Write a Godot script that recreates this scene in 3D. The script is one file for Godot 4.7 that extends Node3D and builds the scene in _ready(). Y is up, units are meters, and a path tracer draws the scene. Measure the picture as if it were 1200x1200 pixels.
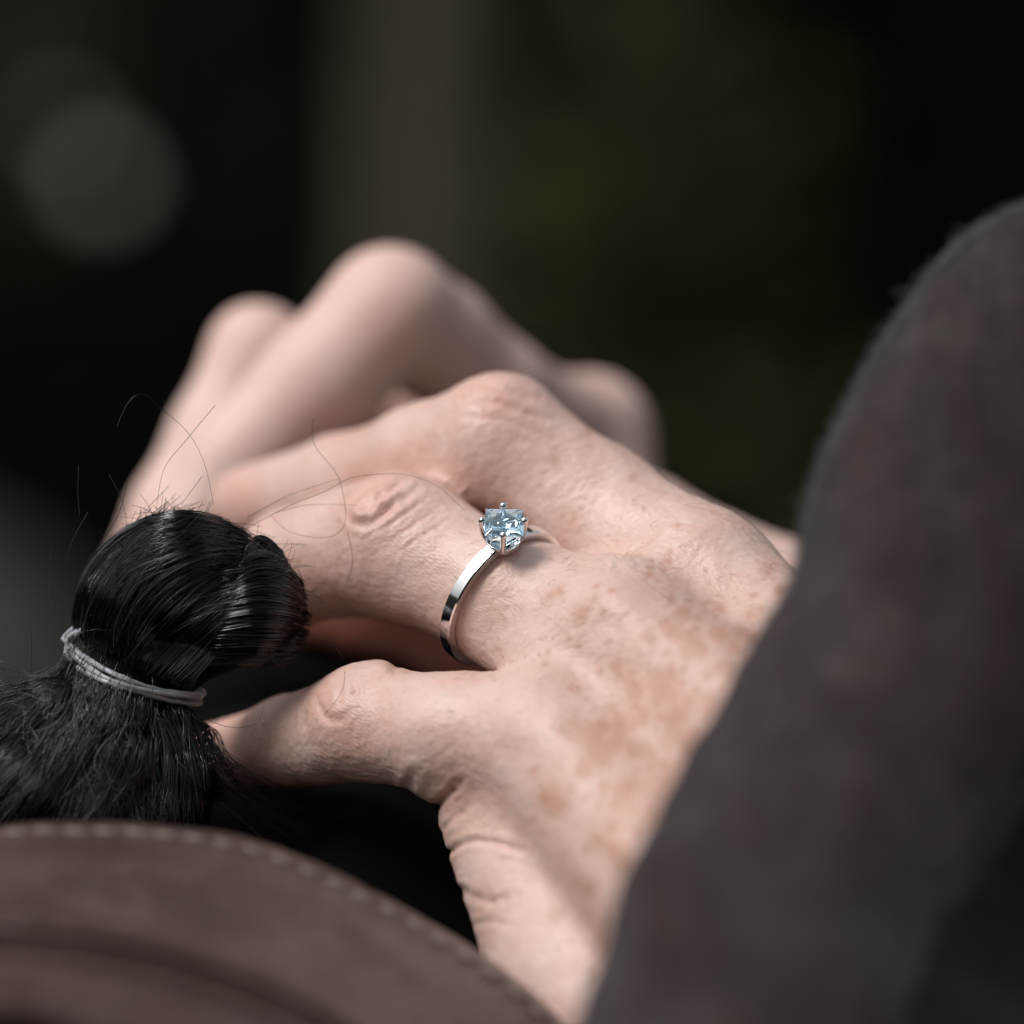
extends Node3D

# ---------------------------------------------------------------- scale
# lengths of the close-up are written in tenths of a millimetre ("u"), C is the middle of the focal plane
const U := 0.0001
const D := 5000.0
const C := Vector3(0, 1.4, 0)
var rng := RandomNumberGenerator.new()
var noise := FastNoiseLite.new()
var fine := FastNoiseLite.new()


func _ready() -> void:
	# camera: 100 mm macro lens
	var cam := Camera3D.new()
	cam.name = "camera"
	cam.position = C + Vector3(0, 0, D * U)
	var lens := CameraAttributesPhysical.new()
	lens.frustum_focal_length = 100.0
	lens.frustum_focus_distance = D * U - 0.0010
	lens.frustum_near = 0.02
	lens.frustum_far = 200.0
	lens.exposure_aperture = 4.9
	cam.attributes = lens
	cam.fov = 13.69
	cam.near = 0.02
	cam.far = 200.0
	add_child(cam)
	cam.current = true
	# soft, bright overcast sky
	var sky := ProceduralSkyMaterial.new()
	sky.sky_top_color = Color(0.70, 0.74, 0.78)
	sky.sky_horizon_color = Color(0.42, 0.44, 0.46)
	sky.sky_curve = 0.5
	sky.ground_bottom_color = Color(0.12, 0.11, 0.10)
	sky.ground_horizon_color = Color(0.20, 0.20, 0.19)
	sky.sun_angle_max = 75.0
	sky.sun_curve = 0.7
	var env := Environment.new()
	env.background_mode = Environment.BG_SKY
	env.sky = Sky.new()
	env.sky.sky_material = sky
	env.tonemap_mode = Environment.TONE_MAPPER_LINEAR
	env.tonemap_exposure = 1.24
	env.sdfgi_enabled = true
	env.ssao_enabled = true
	env.ssil_enabled = true
	var we := WorldEnvironment.new()
	we.name = "world_environment"
	we.environment = env
	add_child(we)
	var sun := DirectionalLight3D.new()
	sun.name = "sun"
	sun.light_energy = 1.0
	sun.light_angular_distance = 28.0
	sun.light_color = Color(1.0, 0.99, 0.985)
	sun.shadow_enabled = true
	add_child(sun)
	sun.look_at_from_position(Vector3(-0.48, 0.74, 0.42) * 10.0, Vector3.ZERO)

	rng.seed = 7
	noise.seed = 3
	noise.noise_type = FastNoiseLite.TYPE_SIMPLEX_SMOOTH
	noise.frequency = 1.0
	noise.fractal_octaves = 3
	fine.seed = 11
	fine.noise_type = FastNoiseLite.TYPE_SIMPLEX
	fine.frequency = 1.0
	fine.fractal_octaves = 2
	make_materials()
	make_forest()
	make_sleeved_person()
	make_far_person()
	make_leather_person()
	make_ring()
	make_hair_tie()


# ---------------------------------------------------------------- helpers
func E(x: float, y: float, z: float) -> Vector3:      # measured point (x right, y down, z towards the lens) -> u-space
	var k := (D - z) / D
	return Vector3((x - 600.0) * k, (600.0 - y) * k, z)


func pic(v: Vector3) -> Vector2:
	var k := D / (D - v.z)
	return Vector2(v.x * k + 600.0, 600.0 - v.y * k)


func W(v: Vector3) -> Vector3:                        # u-space -> metres
	return v * U + C


func thing(called: String, label: String, category: String, at: Vector3, group := "") -> Node3D:
	var o := Node3D.new()
	o.name = called
	o.position = at
	add_child(o, true)
	tag(o, label, category, group)
	return o


func tag(o: Node, label: String, category: String, group := "", kind := "") -> void:
	if label:
		o.set_meta("label", label)
	if category:
		o.set_meta("category", category)
	if group:
		o.set_meta("group", group)
	if kind:
		o.set_meta("kind", kind)


func put(called: String, mesh: Mesh, mat: Material, parent: Node = self) -> MeshInstance3D:
	var o := MeshInstance3D.new()
	o.name = called
	o.mesh = mesh
	o.material_override = mat
	parent.add_child(o, true)
	return o


func pack(v: PackedVector3Array, idx: PackedInt32Array, n := PackedVector3Array(), col := PackedColorArray(), uv := PackedVector2Array()) -> ArrayMesh:
	var a := []
	a.resize(Mesh.ARRAY_MAX)
	a[Mesh.ARRAY_VERTEX] = v
	a[Mesh.ARRAY_INDEX] = idx
	a[Mesh.ARRAY_NORMAL] = n if n.size() else normals_of(v, idx)
	if col.size():
		a[Mesh.ARRAY_COLOR] = col
	if uv.size():
		a[Mesh.ARRAY_TEX_UV] = uv
	var m := ArrayMesh.new()
	m.add_surface_from_arrays(Mesh.PRIMITIVE_TRIANGLES, a)
	return m


func normals_of(v: PackedVector3Array, idx: PackedInt32Array) -> PackedVector3Array:
	var n := PackedVector3Array()
	n.resize(v.size())
	for i in range(0, idx.size(), 3):
		var a := idx[i]
		var b := idx[i + 1]
		var c := idx[i + 2]
		var f := (v[c] - v[a]).cross(v[b] - v[a])
		n[a] += f
		n[b] += f
		n[c] += f
	for i in n.size():
		n[i] = n[i].normalized()
	return n


func bone(l: Array, pts: Array) -> void:              # a chain of [x, y, z, r]
	for i in pts.size() - 1:
		var p: Array = pts[i]
		var q: Array = pts[i + 1]
		l.append([E(p[0], p[1], p[2]), E(q[0], q[1], q[2]), float(p[3]), float(q[3])])


# smooth union of tapered capsules, meshed as surface nets; returns [points, indices, normals] in u-space
func skin_field(bones: Array, k: float, h: float) -> Array:
	var lo := Vector3(1e9, 1e9, 1e9)
	var hi := -lo
	for b in bones:
		var m: float = maxf(b[2], b[3]) + 3.0 * h + k * 2.0
		lo = lo.min(b[0].min(b[1]) - Vector3(m, m, m))
		hi = hi.max(b[0].max(b[1]) + Vector3(m, m, m))
	var nx := int((hi.x - lo.x) / h) + 2
	var ny := int((hi.y - lo.y) / h) + 2
	var nz := int((hi.z - lo.z) / h) + 2
	var f := PackedFloat32Array()
	f.resize(nx * ny * nz)
	var sy := nx
	var sz := nx * ny
	for b in bones:
		var a: Vector3 = b[0]
		var ab: Vector3 = b[1] - a
		var ra: float = b[2]
		var dr: float = b[3] - ra
		var inv := 1.0 / maxf(ab.length_squared(), 1e-6)
		var m: float = maxf(b[2], b[3]) + k * 5.0
		var l2: Vector3 = (a.min(b[1]) - Vector3(m, m, m) - lo) / h
		var h2: Vector3 = (a.max(b[1]) + Vector3(m, m, m) - lo) / h
		var cut := k * 5.0
		for z in range(maxi(0, int(l2.z)), mini(nz - 1, int(h2.z)) + 1):
			for y in range(maxi(0, int(l2.y)), mini(ny - 1, int(h2.y)) + 1):
				var p := Vector3(0, lo.y + y * h, lo.z + z * h) - a
				var at := z * sz + y * sy
				for x in range(maxi(0, int(l2.x)), mini(nx - 1, int(h2.x)) + 1):
					p.x = lo.x + x * h - a.x
					var t := clampf(p.dot(ab) * inv, 0.0, 1.0)
					var d := (p - ab * t).length() - ra - dr * t
					if d < cut:
						f[at + x] += exp(-maxf(d, -k * 9.0) / k)
	var where := PackedInt32Array()
	where.resize(nx * ny * nz)
	where.fill(-1)
	var v := PackedVector3Array()
	var cells := PackedInt32Array()
	var off := [0, 1, sy, sy + 1, sz, sz + 1, sz + sy, sz + sy + 1]
	var corner := [Vector3(0, 0, 0), Vector3(1, 0, 0), Vector3(0, 1, 0), Vector3(1, 1, 0), Vector3(0, 0, 1), Vector3(1, 0, 1), Vector3(0, 1, 1), Vector3(1, 1, 1)]
	var edges := [[0, 1], [2, 3], [4, 5], [6, 7], [0, 2], [1, 3], [4, 6], [5, 7], [0, 4], [1, 5], [2, 6], [3, 7]]
	for z in nz - 1:
		for y in ny - 1:
			var at := z * sz + y * sy
			for x in nx - 1:
				var i := at + x
				var s := int(f[i] > 1.0) + int(f[i + 1] > 1.0) + int(f[i + sy] > 1.0) + int(f[i + sy + 1] > 1.0) + int(f[i + sz] > 1.0) + int(f[i + sz + 1] > 1.0) + int(f[i + sz + sy] > 1.0) + int(f[i + sz + sy + 1] > 1.0)
				if s == 0 or s == 8:
					continue
				var sum := Vector3.ZERO
				var n := 0
				for e in edges:
					var fa: float = f[i + off[e[0]]]
					var fb: float = f[i + off[e[1]]]
					if (fa > 1.0) != (fb > 1.0):
						var da := -log(maxf(fa, 1e-4))
						var db := -log(maxf(fb, 1e-4))
						sum += corner[e[0]].lerp(corner[e[1]], clampf(da / (da - db), 0.0, 1.0))
						n += 1
				where[i] = v.size()
				cells.append(i)
				v.append(lo + (Vector3(x, y, z) + sum / n) * h)
	var idx := PackedInt32Array()
	var step := [1, sy, sz]
	for c in cells.size():
		var i := cells[c]
		for ax in 3:
			var b: int = step[(ax + 1) % 3]
			var g: int = step[(ax + 2) % 3]
			var fa := f[i] > 1.0
			if fa == (f[i + step[ax]] > 1.0) or i - b - g < 0:
				continue
			var p := where[i]
			var q := where[i - b]
			var r := where[i - b - g]
			var s := where[i - g]
			if q < 0 or r < 0 or s < 0:
				continue
			if fa:
				idx.append_array([p, r, q, p, s, r])
			else:
				idx.append_array([p, q, r, p, r, s])
	# two rounds of smoothing
	for round_ in 2:
		var acc := PackedVector3Array()
		acc.resize(v.size())
		var cnt := PackedInt32Array()
		cnt.resize(v.size())
		for i in range(0, idx.size(), 3):
			for j in 3:
				acc[idx[i + j]] += v[idx[i + (j + 1) % 3]] + v[idx[i + (j + 2) % 3]]
				cnt[idx[i + j]] += 2
		for i in v.size():
			if cnt[i]:
				v[i] = v[i].lerp(acc[i] / cnt[i], 0.5)
	return [v, idx]


# splits every triangle that is marked; the neighbours are split along the shared edges only
func split_triangles(v: PackedVector3Array, idx: PackedInt32Array, n: PackedVector3Array, marked: PackedByteArray) -> Array:
	var mid := {}
	var out := PackedInt32Array()
	var many := v.size() + 1
	for i in range(0, idx.size(), 3):
		if not (marked[idx[i]] and marked[idx[i + 1]] and marked[idx[i + 2]]):
			continue
		for j in 3:
			var a := idx[i + j]
			var b := idx[i + (j + 1) % 3]
			var key := mini(a, b) * many + maxi(a, b)
			if not mid.has(key):
				mid[key] = v.size()
				var e := v[b] - v[a]
				# lift the midpoint off the chord so that the surface stays round
				v.append((v[a] + v[b]) * 0.5 + (n[a] * n[a].dot(e) - n[b] * n[b].dot(e)) * 0.125)
				n.append((n[a] + n[b]).normalized())
				marked.append(1)
	for i in range(0, idx.size(), 3):
		var c := [idx[i], idx[i + 1], idx[i + 2]]
		var m := [-1, -1, -1]
		var cut := 0
		for j in 3:
			m[j] = mid.get(mini(c[j], c[(j + 1) % 3]) * many + maxi(c[j], c[(j + 1) % 3]), -1)
			cut += int(m[j] >= 0)
		if cut == 3:
			out.append_array([c[0], m[0], m[2], m[0], c[1], m[1], m[2], m[1], c[2], m[0], m[1], m[2]])
		elif cut == 0:
			out.append_array(c)
		elif cut == 1:
			for j in 3:
				if m[j] >= 0:
					out.append_array([c[j], m[j], c[(j + 2) % 3], m[j], c[(j + 1) % 3], c[(j + 2) % 3]])
		else:
			for j in 3:
				if m[j] < 0:
					# edges j+1 and j+2 are cut
					var p: int = m[(j + 1) % 3]
					var q: int = m[(j + 2) % 3]
					out.append_array([c[j], c[(j + 1) % 3], p, c[j], p, q, q, p, c[(j + 2) % 3]])
	return [v, out, n, marked]


func cr(a: Vector3, b: Vector3, c: Vector3, d: Vector3, t: float) -> Vector3:
	return b.cubic_interpolate(c, a, d, t)


func along(pts: Array, t: float) -> Vector3:          # Catmull-Rom through points, t in 0..1
	var n := pts.size() - 1
	var s := clampf(t, 0.0, 1.0) * n
	var i := mini(int(s), n - 1)
	return cr(pts[maxi(i - 1, 0)], pts[i], pts[i + 1], pts[mini(i + 2, n)], s - i)


# smooth surface through rows of points; returns [points, indices], nu along the rows and nv across them
func loft(rows: Array, nu: int, nv: int, flip := false) -> Array:
	var v := PackedVector3Array()
	for j in nv + 1:
		for i in nu + 1:
			var c := []
			for r in rows:
				c.append(along(r, float(i) / nu))
			v.append(along(c, float(j) / nv))
	var idx := PackedInt32Array()
	for j in nv:
		for i in nu:
			var a := j * (nu + 1) + i
			var b := a + 1
			var c := a + nu + 1
			var d := c + 1
			if flip:
				idx.append_array([a, c, b, b, c, d])
			else:
				idx.append_array([a, b, c, b, d, c])
	return [v, idx]


func tube(v: PackedVector3Array, idx: PackedInt32Array, pts: PackedVector3Array, r0: float, r1: float, sides: int) -> void:
	var base := v.size()
	var n := pts.size()
	for i in n:
		var dir := (pts[mini(i + 1, n - 1)] - pts[maxi(i - 1, 0)]).normalized()
		var s := dir.cross(Vector3(0.31, 0.2, 0.93)).normalized()
		var u := dir.cross(s)
		var r := lerpf(r0, r1, float(i) / (n - 1))
		for k in sides:
			var g := TAU * k / sides
			v.append(pts[i] + (s * cos(g) + u * sin(g)) * r)
	for i in n - 1:
		for k in sides:
			var a := base + i * sides + k
			var b := base + i * sides + (k + 1) % sides
			idx.append_array([a, b, a + sides, b, b + sides, a + sides])


func to_part(v: PackedVector3Array, root: Node3D) -> PackedVector3Array:
	var o := PackedVector3Array()
	o.resize(v.size())
	for i in v.size():
		o[i] = W(v[i]) - root.position
	return o


func lathe(profile: Array, sides: int) -> Array:      # [radius, height] pairs about y
	var v := PackedVector3Array()
	var idx := PackedInt32Array()
	for p in profile:
		for k in sides:
			var g := TAU * k / sides
			v.append(Vector3(cos(g) * p[0], p[1], sin(g) * p[0]))
	for j in profile.size() - 1:
		for k in sides:
			var a := j * sides + k
			var b := j * sides + (k + 1) % sides
			idx.append_array([a, a + sides, b, b, a + sides, b + sides])
	return [v, idx]


# ---------------------------------------------------------------- materials
var M := {}


func mat(called: String, c: Color, rough: float) -> StandardMaterial3D:
	var m := StandardMaterial3D.new()
	m.resource_name = called
	m.albedo_color = c.linear_to_srgb()
	m.roughness = rough
	M[called] = m
	return m


func cell_map(seed_: int, freq: float, jitter: float, as_normal := false) -> NoiseTexture2D:
	var n := FastNoiseLite.new()
	n.seed = seed_
	n.noise_type = FastNoiseLite.TYPE_CELLULAR
	n.cellular_return_type = FastNoiseLite.RETURN_DISTANCE2_SUB
	n.cellular_jitter = jitter
	n.frequency = freq
	n.fractal_octaves = 2
	n.fractal_gain = 0.45
	n.domain_warp_enabled = true
	n.domain_warp_amplitude = 8.0
	n.domain_warp_frequency = 0.01
	var t := NoiseTexture2D.new()
	t.width = 1024
	t.height = 1024
	t.seamless = true
	t.noise = n
	t.as_normal_map = as_normal
	return t


func soft_map(seed_: int, freq: float, octaves: int, ramp: Array = []) -> NoiseTexture2D:
	var n := FastNoiseLite.new()
	n.seed = seed_
	n.noise_type = FastNoiseLite.TYPE_SIMPLEX_SMOOTH
	n.frequency = freq
	n.fractal_octaves = octaves
	var t := NoiseTexture2D.new()
	t.width = 1024
	t.height = 1024
	t.seamless = true
	t.noise = n
	if ramp.size():
		var g := Gradient.new()
		g.set_color(0, ramp[0])
		g.set_color(1, ramp[1])
		t.color_ramp = g
	return t


func triplanar(m: StandardMaterial3D, s: Vector3) -> void:
	m.uv1_triplanar = true
	m.uv1_scale = s
	m.uv1_triplanar_sharpness = 3.0


func make_materials() -> void:
	var skin := mat("skin", Color(1, 1, 1), 0.43)
	skin.vertex_color_use_as_albedo = true
	skin.subsurf_scatter_enabled = true
	skin.subsurf_scatter_strength = 0.07
	skin.metallic_specular = 0.5
	skin.heightmap_enabled = true
	skin.heightmap_texture = cell_map(5, 0.022, 0.9)
	skin.heightmap_scale = 0.006
	triplanar(skin, Vector3(46, 100, 100))
	var smooth_skin := mat("smooth_skin", Color(1, 1, 1), 0.5)
	smooth_skin.vertex_color_use_as_albedo = true
	smooth_skin.subsurf_scatter_enabled = true
	smooth_skin.subsurf_scatter_strength = 0.07
	smooth_skin.metallic_specular = 0.4
	var silver := mat("silver", Color(0.86, 0.86, 0.87), 0.07)
	silver.metallic = 1.0
	var gem := mat("blue_gem", Color(0.55, 0.80, 0.95), 0.0)
	gem.albedo_color.a = 0.07
	gem.refraction_enabled = true
	gem.refraction_scale = 0.062
	var hair := mat("hair", Color(1, 1, 1), 0.22)
	hair.vertex_color_use_as_albedo = true
	hair.metallic_specular = 0.7
	mat("downy_hair", Color(0.30, 0.19, 0.12), 0.5)
	var core := mat("hair_core", Color(0.004, 0.004, 0.004), 0.7)
	core.metallic_specular = 0.2
	var cloth := mat("black_cloth", Color(0.004, 0.004, 0.004), 0.9)
	cloth.metallic_specular = 0.15
	var band := mat("hair_elastic", Color(0.30, 0.315, 0.335), 0.3)
	band.metallic_specular = 0.5
	var leather := mat("brown_leather", Color(1, 1, 1), 0.31)
	leather.vertex_color_use_as_albedo = true
	leather.metallic_specular = 0.45
	leather.heightmap_enabled = true
	leather.heightmap_texture = cell_map(15, 0.03, 1.0)
	leather.heightmap_scale = 0.012
	triplanar(leather, Vector3(60, 60, 60))
	mat("stitch_thread", Color(0.23, 0.185, 0.155), 0.8)
	var suede := mat("suede", Color(1, 1, 1), 0.95)
	suede.vertex_color_use_as_albedo = true
	suede.metallic_specular = 0.2
	suede.rim_enabled = true
	suede.rim = 0.15
	suede.heightmap_enabled = true
	suede.heightmap_texture = soft_map(21, 0.05, 4)
	suede.heightmap_scale = 0.05
	triplanar(suede, Vector3(70, 18, 70))
	var fuzz := mat("suede_fibre", Color(0.13, 0.125, 0.135), 0.9)
	fuzz.metallic_specular = 0.2
	var bark := mat("bark", Color(1, 1, 1), 0.9)
	bark.albedo_texture = soft_map(31, 0.012, 4, [Color(0.14, 0.13, 0.10), Color(0.32, 0.30, 0.245)])
	triplanar(bark, Vector3(2.0, 0.6, 2.0))
	var soil := mat("forest_floor", Color(1, 1, 1), 1.0)
	soil.albedo_texture = soft_map(32, 0.02, 4, [Color(0.035, 0.033, 0.027), Color(0.12, 0.11, 0.09)])
	triplanar(soil, Vector3(0.5, 0.5, 0.5))
	var stone := mat("stone", Color(1, 1, 1), 0.95)
	stone.albedo_texture = soft_map(33, 0.015, 4, [Color(0.15, 0.145, 0.14), Color(0.31, 0.30, 0.285)])
	triplanar(stone, Vector3(1.5, 1.5, 1.5))
	soil.metallic_specular = 0.1
	bark.metallic_specular = 0.2
	stone.metallic_specular = 0.2
	var leaf := mat("leaf", Color(1, 1, 1), 0.75)
	leaf.metallic_specular = 0.15
	leaf.vertex_color_use_as_albedo = true
	leaf.backlight_enabled = true
	leaf.backlight = Color(0.2, 0.25, 0.08)
	mat("glint_petal", Color(0.78, 0.76, 0.64), 0.6)


# ---------------------------------------------------------------- the ringed hand
func crease(pts: Array, w: float, depth: float, bulge := 0.0) -> Array:
	var a := PackedVector2Array()
	var lo := Vector2(1e9, 1e9)
	var hi := -lo
	for i in range(0, pts.size(), 2):
		var p := Vector2(pts[i], pts[i + 1])
		a.append(p)
		lo = lo.min(p)
		hi = hi.max(p)
	var m := w * 4.0
	return [a, w, depth, bulge, Rect2(lo - Vector2(m, m), hi - lo + Vector2(m, m) * 2.0)]


func hand_bones() -> Array:
	var b := []
	bone(b, [[255, 886, -250, 42], [340, 869, -130, 49], [385, 860, -70, 52], [430, 846, -20, 63], [525, 862, 50, 65], [640, 872, 90, 84]])          # little finger
	bone(b, [[240, 730, -420, 54], [345, 664, -270, 66], [400, 648, -200, 70], [468, 640, -140, 82], [588, 698, -60, 71], [645, 724, -32, 72], [720, 748, 15, 90]])        # ring finger
	bone(b, [[292, 592, -520, 52], [400, 572, -400, 62], [500, 540, -290, 66], [585, 522, -220, 80], [700, 602, -180, 78], [820, 695, -80, 94]])      # middle finger
	bone(b, [[430, 600, -600, 54], [600, 575, -590, 62], [746, 626, -600, 76], [930, 718, -570, 84]])                                                 # forefinger, behind
	bone(b, [[612, 748, -20, 44], [665, 780, 40, 62]])
	bone(b, [[640, 872, 90, 84], [900, 1150, 400, 120]])
	bone(b, [[720, 748, 15, 92], [1010, 990, 330, 115]])
	bone(b, [[820, 695, -80, 94], [1070, 940, 200, 115]])
	bone(b, [[930, 718, -570, 84], [1150, 860, -400, 100]])
	bone(b, [[820, 740, -330, 70], [1000, 830, -380, 90]])
	bone(b, [[600, 960, 50, 82], [690, 1150, 180, 105], [800, 1350, 320, 130]])
	bone(b, [[770, 900, 110, 105], [950, 1150, 370, 130]])
	bone(b, [[740, 860, -60, 120], [980, 1100, 200, 160]])
	bone(b, [[620, 880, -330, 50], [740, 880, -260, 70], [900, 960, 0, 110]])                                                                           # thumb, under the palm
	return b


func make_sleeved_person() -> void:
	var root := thing("person", "freckled left hand wearing the silver ring, reaching out of a fuzzy grey brown sleeve", "person", W(E(900, 950, 250)))
	var net := skin_field(hand_bones(), 12.0, 6.4)
	var n := normals_of(net[0], net[1])
	# finer triangles and folds where the skin can be seen; the palm side stays plain
	var marked := PackedByteArray()
	marked.resize(net[0].size())
	for i in n.size():
		var q := pic(net[0][i])
		marked[i] = int(n[i].z > -0.3 and net[0][i].z > -470.0 and q.x > 200.0 and q.x < 960.0 and q.y < 1260.0)
	var s := split_triangles(net[0], net[1], n, marked)
	marked = s[3]
	var v: PackedVector3Array = s[0]
	var idx: PackedInt32Array = s[1]
	n = normals_of(v, idx)
	var folds := [
		crease([407, 602, 415, 612, 427, 616, 441, 611, 462, 591, 488, 574], 4.2, 2.5, 1.3),
		crease([430, 596, 450, 578, 474, 563], 4.0, 2.8, 1.0),
		crease([412, 588, 430, 572, 455, 560], 3.0, 2.2, 1.2),
		crease([424, 602, 440, 588, 452, 583], 2.5, 1.2, 0.6),
		crease([436, 626, 470, 606, 498, 585], 2.6, 1.3, 0.5),
		crease([455, 637, 490, 612, 515, 594], 2.2, 0.9, 0.3),
		crease([470, 644, 505, 622, 532, 603], 2.2, 0.7, 0.3),
		crease([395, 640, 398, 665, 408, 690], 5.0, 1.5),
		crease([371, 816, 376, 834, 388, 845, 402, 843], 3.8, 3.2, 0.8),
		crease([357, 838, 355, 862], 3.0, 2.5, 0.8),
		crease([395, 800, 400, 812, 398, 824], 3.0, 2.0, 1.0),
		crease([412, 795, 418, 808, 415, 820], 3.0, 2.0, 0.8),
		crease([468, 776, 461, 786], 4.0, 4.0, 1.0),
		crease([476, 926, 481, 915, 486, 905], 5.0, 4.0, 1.0),
		crease([500, 962, 506, 953, 513, 944, 526, 930, 538, 918], 4.5, 6.0, 1.0),
		crease([508, 985, 516, 978, 530, 961, 552, 944], 3.5, 2.0, 0.5),
		crease([517, 1010, 526, 999, 541, 989, 558, 985, 580, 988, 612, 998], 3.8, 4.0, 1.2),
		crease([530, 1048, 541, 1043, 556, 1052, 575, 1058, 604, 1050], 4.5, 3.0, 0.8),
		crease([552, 1085, 575, 1080, 600, 1085], 3.5, 1.6, 0.6),
		crease([532, 884, 580, 905, 650, 930], 1.8, 0.5, 0.1),
		crease([545, 900, 600, 935, 650, 962, 700, 975], 1.8, 0.6, 0.1),
		crease([652, 655, 690, 664, 740, 662, 800, 668], 6.0, 2.0, 0.0),
		crease([556, 452, 590, 456, 632, 470], 4.0, 2.0, 0.8),
		crease([544, 470, 585, 473, 640, 492], 3.5, 1.6, 0.5),
		crease([540, 488, 590, 492, 650, 515], 3.0, 1.0, 0.3),
		crease([604, 768, 586, 788, 570, 799], 5.0, 4.0, 0.0),
	]
	# fine lines that fan out from the webs between the fingers
	for i in 16:
		var g := -0.55 + i * 0.085
		var a := Vector2(700 + rng.randf_range(-6, 6), 658)
		var len_ := rng.randf_range(60, 120)
		var q := a + Vector2(cos(g), sin(g) - 0.25) * len_
		var mid := (a + q) * 0.5 + Vector2(4, -6)
		folds.append(crease([a.x + cos(g) * 22, a.y + sin(g) * 22, mid.x, mid.y, q.x, q.y], 2.0, rng.randf_range(0.5, 0.9), 0.2))
	for i in 13:
		var a := Vector2(590 + i * 7, 790 - i * 9)
		folds.append(crease([a.x, a.y, a.x + 45, a.y - 34 + i, a.x + 100, a.y - 58 + 2 * i], 2.2, rng.randf_range(0.7, 1.3), 0.4))
	for i in 12:
		var a := Vector2(790 - i * 9 + rng.randf_range(-14, 14), 572 + i * 7 + rng.randf_range(-8, 8))
		folds.append(crease([a.x, a.y, a.x + 24, a.y + 24, a.x + 66, a.y + 30], 2.0, rng.randf_range(0.3, 0.7), 0.2))
	var bumps := [[722, 708, 46, 26, 9.0], [640, 850, 60, 36, 7.0], [808, 620, 60, 30, 6.0], [590, 450, 40, 16, 4.0], [421, 603, 12, 9, 5.0], [445, 590, 14, 8, 3.0], [398, 822, 20, 14, 2.0], [446, 782, 14, 8, 5.0],
		[760, 790, 50, 30, -7.0], [850, 700, 40, 26, -5.0], [545, 775, 30, 20, 3.0], [545, 700, 16, 50, 2.0], [570, 1020, 40, 24, 3.0], [495, 937, 16, 12, 4.0], [519, 968, 14, 10, 2.0]]
	var freckles := [[783, 735, 11], [805, 752, 14], [768, 795, 13], [775, 808, 10], [800, 720, 9], [822, 760, 9], [842, 745, 10], [845, 782, 9], [826, 822, 11], [730, 845, 13], [668, 855, 14], [690, 868, 16], [700, 884, 12],
		[795, 838, 10], [752, 878, 9], [680, 722, 9], [710, 721, 7], [640, 936, 14], [655, 945, 12], [688, 905, 9], [790, 870, 12], [808, 880, 11], [730, 930, 12], [900, 668, 9], [915, 690, 8], [860, 760, 8], [650, 540, 8], [690, 505, 7], [742, 560, 7],
		[760, 960, 12], [700, 985, 11], [725, 1010, 14], [690, 1040, 11], [650, 1075, 10], [720, 780, 7], [742, 815, 8], [880, 720, 10], [870, 740, 9]]
	for i in 190:
		freckles.append([775.0 + rng.randfn() * 75.0, 850.0 + rng.randfn() * 95.0, rng.randf_range(2.6, 6.5)])
	var col := PackedColorArray()
	col.resize(v.size())
	var o := v.duplicate()
	for i in v.size():
		var p := v[i]
		var q := pic(p)
		var d := 0.0
		if marked[i]:
			for f in folds:
				if not f[4].has_point(q):
					continue
				var pts: PackedVector2Array = f[0]
				var best := 1e9
				for j in pts.size() - 1:
					best = minf(best, q.distance_squared_to(Geometry2D.get_closest_point_to_segment(q, pts[j], pts[j + 1])))
				var w: float = f[1]
				var fade := 1.0
				var ends := minf(q.distance_to(pts[0]), q.distance_to(pts[pts.size() - 1]))
				fade = clampf(ends / (w * 3.0), 0.35, 1.0)
				var e := sqrt(best)
				fade *= 0.8 + 0.45 * fine.get_noise_2dv(q * 0.06)
				d -= f[2] * fade * exp(-best / (w * w))
				d += f[3] * fade * exp(-(e - 2.2 * w) * (e - 2.2 * w) / (w * w))
			for b in bumps:
				var ux: float = (q.x - b[0]) / b[2]
				var uy: float = (q.y - b[1]) / b[3]
				var e: float = ux * ux + uy * uy
				if e < 6.0:
					d += b[4] * exp(-e)
		d += 1.3 * noise.get_noise_3dv(p * 0.022) + 0.6 * fine.get_noise_3dv(p * Vector3(0.06, 0.11, 0.09))
		o[i] = p + n[i] * d
		# colour: pink at the joints, tan freckles and painted shading on the hand's back
		var tone := Color(0.67, 0.485, 0.422)
		var mott := noise.get_noise_3dv(p * 0.009)
		tone = tone.lerp(Color(0.605, 0.38, 0.305), clampf(0.35 + mott * 0.9, 0.0, 0.8))
		var red := 0.0
		for j in [[455, 590, 60], [410, 825, 55], [585, 480, 60], [275, 575, 40], [270, 870, 70], [380, 700, 60]]:
			red += exp(-Vector2(q.x - j[0], q.y - j[1]).length_squared() / (j[2] * j[2]))
		tone = tone.lerp(Color(0.62, 0.32, 0.25), clampf(red * 0.4, 0.0, 0.5))
		if not marked[i]:
			col[i] = tone
			continue
		var spot := 0.0
		for fr in freckles:
			var e: float = Vector2(q.x - fr[0], q.y - fr[1]).length_squared() / (fr[2] * fr[2])
			if e < 5.0:
				spot += exp(-e * (1.0 + 0.6 * fine.get_noise_2dv(q * 0.11)))
		var zone := exp(-Vector2((q.x - 790.0) / 130.0, (q.y - 870.0) / 160.0).length_squared())
		spot += clampf((noise.get_noise_3dv(p * 0.018) + 0.05) * 0.8, 0.0, 0.22) * zone
		spot += clampf((fine.get_noise_3dv(p * 0.06 + Vector3(9, 3, 1)) - 0.45) * 2.5, 0.0, 0.4)
		spot += 0.62 * zone  # broad tan that also holds the shading near the sleeve
		tone = tone.lerp(Color(0.41, 0.19, 0.115), clampf(spot * 0.56, 0.0, 0.64))
		var grain := fine.get_noise_3dv(p * Vector3(0.12, 0.3, 0.2)) * 0.05 + 1.0
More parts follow.
